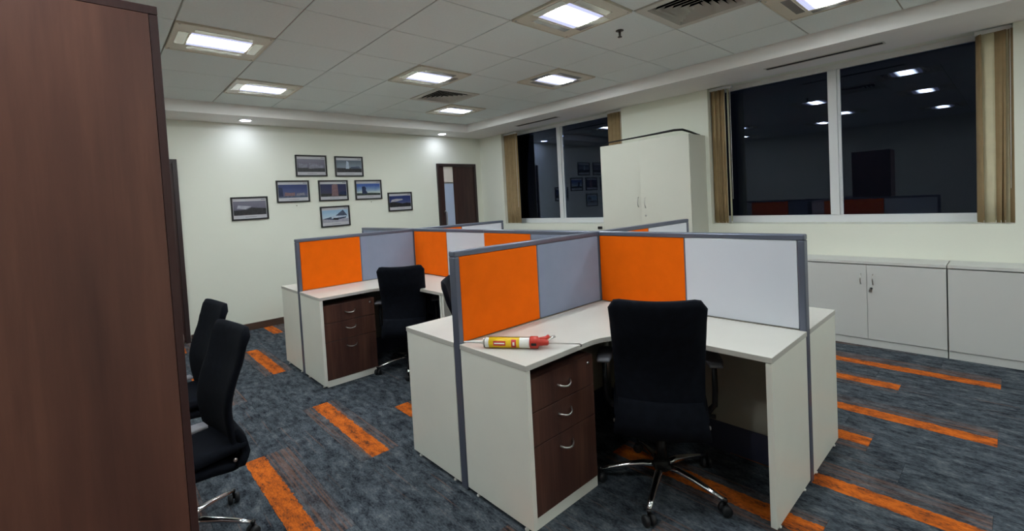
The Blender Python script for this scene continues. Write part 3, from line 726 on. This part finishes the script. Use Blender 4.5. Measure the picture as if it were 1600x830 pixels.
# ------------------------------------------------------------------ framed pictures
def sky_mat(name, top, mid, low):
    t = NT(name); sep = t.add('ShaderNodeSeparateXYZ'); v = t.coord(); t.l.new(v, sep.inputs[0])
    f = t.math('ADD', t.math('MULTIPLY', sep.outputs[2], 1/0.16), 0.5)
    n = t.noise(v, 14, 4)
    f = t.math('ADD', f, t.math('MULTIPLY', t.math('SUBTRACT', n, 0.5), 0.35))
    t.base(t.ramp(f, [(0.1, srgb(*low)), (0.5, srgb(*mid)), (0.9, srgb(*top))])); return t.set(0.25)
def printed(name, c, v=0.25): return plain(name, srgb(*c), 0.25, var=v, scale=45)
def picture(x0, z0, name_lab, sky, shapes, tilt=0.0, W_=0.42, H_=0.29):
    """shapes: flat printed areas on the photo: (material, polygon in photo coords 0..1)"""
    t = thing('picture_frame', name_lab, 'picture', (x0+W_/2, YF, z0+H_/2), 0, 'framed building pictures on the far wall'); t.rotation_euler = (0, tilt, 0)
    w2, h2, b = W_/2, H_/2, 0.019
    boxes('frame', 'frameblack', [(-w2, w2, -0.02, -0.001, h2-b, h2), (-w2, w2, -0.02, -0.001, -h2, -h2+b), (-w2, -w2+b, -0.02, -0.001, -h2+b, h2-b), (w2-b, w2, -0.02, -0.001, -h2+b, h2-b)], t, 0.0015)
    p = box('print', 'paper', -w2+b, w2-b, -0.009, -0.001, -h2+b, h2-b, t)
    px0, px1, pz0, pz1 = -w2+b+0.006, w2-b-0.006, -h2+b+0.043, h2-b-0.036
    ph = box('photo', sky, px0, px1, -0.0095, -0.0091, pz0, pz1, p)
    for i, (mt, poly) in enumerate(shapes):
        bm = bmesh.new(); y = -0.0097-0.0002*i
        f = bm.faces.new([bm.verts.new((px0+(px1-px0)*a, y, pz0+(pz1-pz0)*b_)) for a, b_ in poly])
        bmesh.ops.recalc_face_normals(bm, faces=[f]); 
        if f.normal.y > 0: bmesh.ops.reverse_faces(bm, faces=[f])
        link('printed_shape', bm, mt, ph)
    box('caption', M['p_grey'], -0.06, 0.07, -0.0093, -0.0091, -h2+b+0.018, -h2+b+0.022, p)
    box('logo', M['p_grey'], w2-b-0.06, w2-b-0.012, -0.0093, -0.0091, h2-b-0.022, h2-b-0.014, p)
M['p_grey'] = printed('print_grey', (120, 120, 128)); M['p_dark'] = printed('print_dark', (42, 42, 46), 0.4); M['p_haze'] = printed('print_haze', (120, 118, 132), 0.3)
M['p_white'] = printed('print_white', (160, 160, 170), 0.15); M['p_rose'] = printed('print_rose', (124, 98, 102), 0.2); M['p_green'] = printed('print_green', (56, 66, 60), 0.35)
M['p_navy'] = printed('print_navy', (36, 46, 78), 0.3); M['p_pale'] = printed('print_pale', (176, 190, 208), 0.15); M['p_slate'] = printed('print_slate', (74, 84, 104), 0.3)
sky_grey = sky_mat('print_sky_grey', (110, 108, 122), (96, 94, 110), (78, 76, 88)); sky_teal = sky_mat('print_sky_teal', (96, 108, 120), (126, 138, 150), (110, 120, 132))
sky_blue = sky_mat('print_sky_blue', (44, 56, 104), (62, 74, 118), (96, 94, 120)); sky_dusk = sky_mat('print_sky_dusk', (44, 48, 84), (52, 54, 84), (62, 60, 80))
sky_glow = sky_mat('print_sky_glow', (62, 92, 160), (130, 156, 186), (206, 216, 196)); sky_pale = sky_mat('print_sky_pale', (150, 182, 208), (176, 200, 216), (206, 212, 216))
G0 = lambda h: [(0, 0), (1, 0), (1, h*0.9), (0.6, h*1.1), (0.3, h), (0, h*1.05)]
picture(0.204, 1.377, 'leftmost framed picture, grey hillside building, hung low', sky_grey, [('p_dark', [(0, 0), (1, 0), (1, .45), (.75, .5), (.55, .55), (.4, .4), (0, .35)]), ('p_white', [(.1, .5), (.36, .42), (.55, .62), (.4, .66), (.14, .72)])], -0.004)
picture(0.995, 1.917, 'upper left framed picture in the top pair, grey complex', sky_grey, [('p_dark', G0(.3)), ('p_haze', [(.05, .3), (.35, .35), (.36, .62), (.2, .6), (.05, .7)]), ('p_haze', [(.4, .25), (.95, .32), (.95, .5), (.7, .66), (.42, .72)])])
picture(1.53, 1.912, 'upper right framed picture in the top pair, pale tower', sky_teal, [('p_dark', G0(.34)), ('p_pale', [(.36, .3), (.5, .3), (.48, .85), (.4, .95)]), ('p_slate', [(.55, .3), (.95, .34), (.9, .5), (.56, .45)])])
picture(0.735, 1.575, 'framed picture with plain deep blue sky, left of the middle row', sky_blue, [('p_slate', G0(.16)), ('p_rose', [(.2, .14), (.55, .14), (.55, .4), (.4, .36), (.22, .42)]), ('p_haze', [(.6, .14), (.9, .16), (.88, .36), (.62, .32)]), ('p_navy', [(0, .1), (.16, .12), (.14, .75), (0, .8)])])
picture(1.279, 1.573, 'framed picture of a rosy round tower, centre of the middle row', sky_dusk, [('p_dark', G0(.22)), ('p_rose', [(.42, .05), (.68, .05), (.66, .95), (.6, 1.0), (.5, .98), (.44, .9)]), ('p_navy', [(.7, .15), (1, .1), (1, .35), (.85, .45), (.72, .3)])])
picture(1.805, 1.572, 'framed picture of a dark tower at sunrise, right of the middle row', sky_glow, [('p_green', G0(.2)), ('p_navy', [(.22, .15), (.46, .15), (.38, .45), (.4, .6), (.34, .78), (.22, .76)])])
picture(1.281, 1.21, 'lowest framed picture, white building with a slanted roof', sky_pale, [('p_white', G0(.28)), ('p_slate', [(.0, .3), (.5, .52), (.8, .98), (.95, .55), (.9, .3), (.5, .18)]), ('p_pale', [(.34, .3), (.92, .42), (.92, .5), (.34, .52)]), ('p_dark', [(.4, .22), (.6, .16), (.62, .32), (.42, .36)])], -0.01)
picture(2.32, 1.375, 'rightmost framed picture, dark hillside under blue sky', sky_blue, [('p_dark', [(0, 0), (1, 0), (1, .3), (.8, .36), (.6, .3), (.4, .4), (.15, .46), (0, .4)]), ('p_white', [(.05, .46), (.3, .5), (.62, .62), (.6, .72), (.3, .74), (.1, .66)])], -0.006)
for i, (x, z, l) in enumerate(((0.98, 1.53, 'small wall mark below the plain blue sky picture'), (2.05, 1.535, 'small wall mark below the sunrise tower picture'))):
    tag(lathe('wall_plug', 'hole', [(0.007, -0.004), (0.007, 0.0)], None, 10, (0, 0, 0), 'y', loc=(x, YF, z)), l, 'wall plug', 'old screw holes')

# ------------------------------------------------------------------ sealant cartridge and caulking gun on the nearest desk
p0 = Vector((0.288, -1.245)); p1 = Vector((0.450, -1.475)); ang = math.atan2(p1.y-p0.y, p1.x-p0.x); RC = 0.0245
zc = HD + RC + 0.002
t = thing('sealant_cartridge', 'yellow and white sealant cartridge with red label', 'sealant tube', (p0.x, p0.y, HD), ang)
def seg(name, mat, prof, par, n=24): return lathe(name, mat, prof, par, n, (0, 0, RC+0.002), 'x')
tb = seg('tube', 'whiteplastic', [(0.018, 0.0), (RC, 0.004), (RC, 0.215), (RC-0.002, 0.218)], t)
seg('label_band', 'yellow', [(RC+0.0003, 0.022), (RC+0.0003, 0.170)], tb)
def patch(name, mat, x0, x1, a0, a1, par, r=RC+0.0007):
    bm = bmesh.new(); n = 8
    vs = [[bm.verts.new((x, r*cos(radians(a0+(a1-a0)*i/n)), RC+0.002+r*sin(radians(a0+(a1-a0)*i/n)))) for i in range(n+1)] for x in (x0, x1)]
    fs = [bm.faces.new((vs[0][i], vs[1][i], vs[1][i+1], vs[0][i+1])) for i in range(n)]
    link(name, bm, mat, par)
cam_side = 205      # angle round the tube that faces the aisle
patch('label_patch', 'redlabel', 0.045, 0.105, 150, 200, tb); patch('label_patch', 'whiteplastic', 0.050, 0.100, 168, 182, tb, RC+0.0010)
patch('label_patch', 'redlabel', 0.132, 0.155, 130, 225, tb); patch('label_patch', 'whiteplastic', 0.139, 0.148, 160, 196, tb, RC+0.0010)
lathe('nozzle', 'whiteplastic', [(0.012, 0.0), (0.010, -0.012), (0.0075, -0.02), (0.0035, -0.105), (0.0025, -0.107)], t, 14, (0, 0, RC+0.002), 'x')
g = thing('caulking_gun', 'red caulking gun with long steel rod on the nearest desk', 'caulking gun', (p0.x, p0.y, HD), ang)
boxes('cradle_rail', 'steel', [(0.0, 0.225, -0.003, 0.003, 2*RC+0.0035, 2*RC+0.0065), (0.0, 0.225, RC+0.002, RC+0.004, RC-0.002, RC+0.005)], g, 0.001)
lathe('end_cup', 'red', [(RC+0.003, 0.2195), (RC+0.004, 0.224), (RC+0.004, 0.255), (0.016, 0.262), (0.013, 0.30), (0.009, 0.305)], g, 20, (0, 0, RC+0.0045), 'x')
box('cup_slot', 'black', 0.228, 0.252, -RC-0.0055, -RC-0.0035, RC-0.003, RC+0.009, g)
lathe('front_cap', 'steel', [(RC+0.001, -0.004), (RC+0.001, -0.001)], g, 20, (0, 0, RC+0.002), 'x')
tube('handle', 'red', [(0.262, 0.012, 0.035), (0.285, 0.05, 0.03), (0.29, 0.10, 0.022), (0.285, 0.13, 0.016)], [0.012, 0.011, 0.011, 0.010], g, 10, (0.9, 1.2))
tube('trigger', 'steel', [(0.25, 0.02, 0.03), (0.245, 0.06, 0.024), (0.232, 0.105, 0.016)], [0.007, 0.006, 0.006], g, 8)
tube('rod', 'steel', [(0.225, 0, RC+0.002), (0.435, 0, RC+0.002), (0.448, 0.0, RC+0.002), (0.455, 0.006, RC-0.006), (0.451, 0.012, RC-0.014)], 0.0035, g, 8)
tube('thumb_plate', 'steel', [(0.292, 0.0, 0.03), (0.312, 0.018, 0.046), (0.33, 0.03, 0.05)], [0.006, 0.009, 0.011], g, 8, (1.2, 0.4))
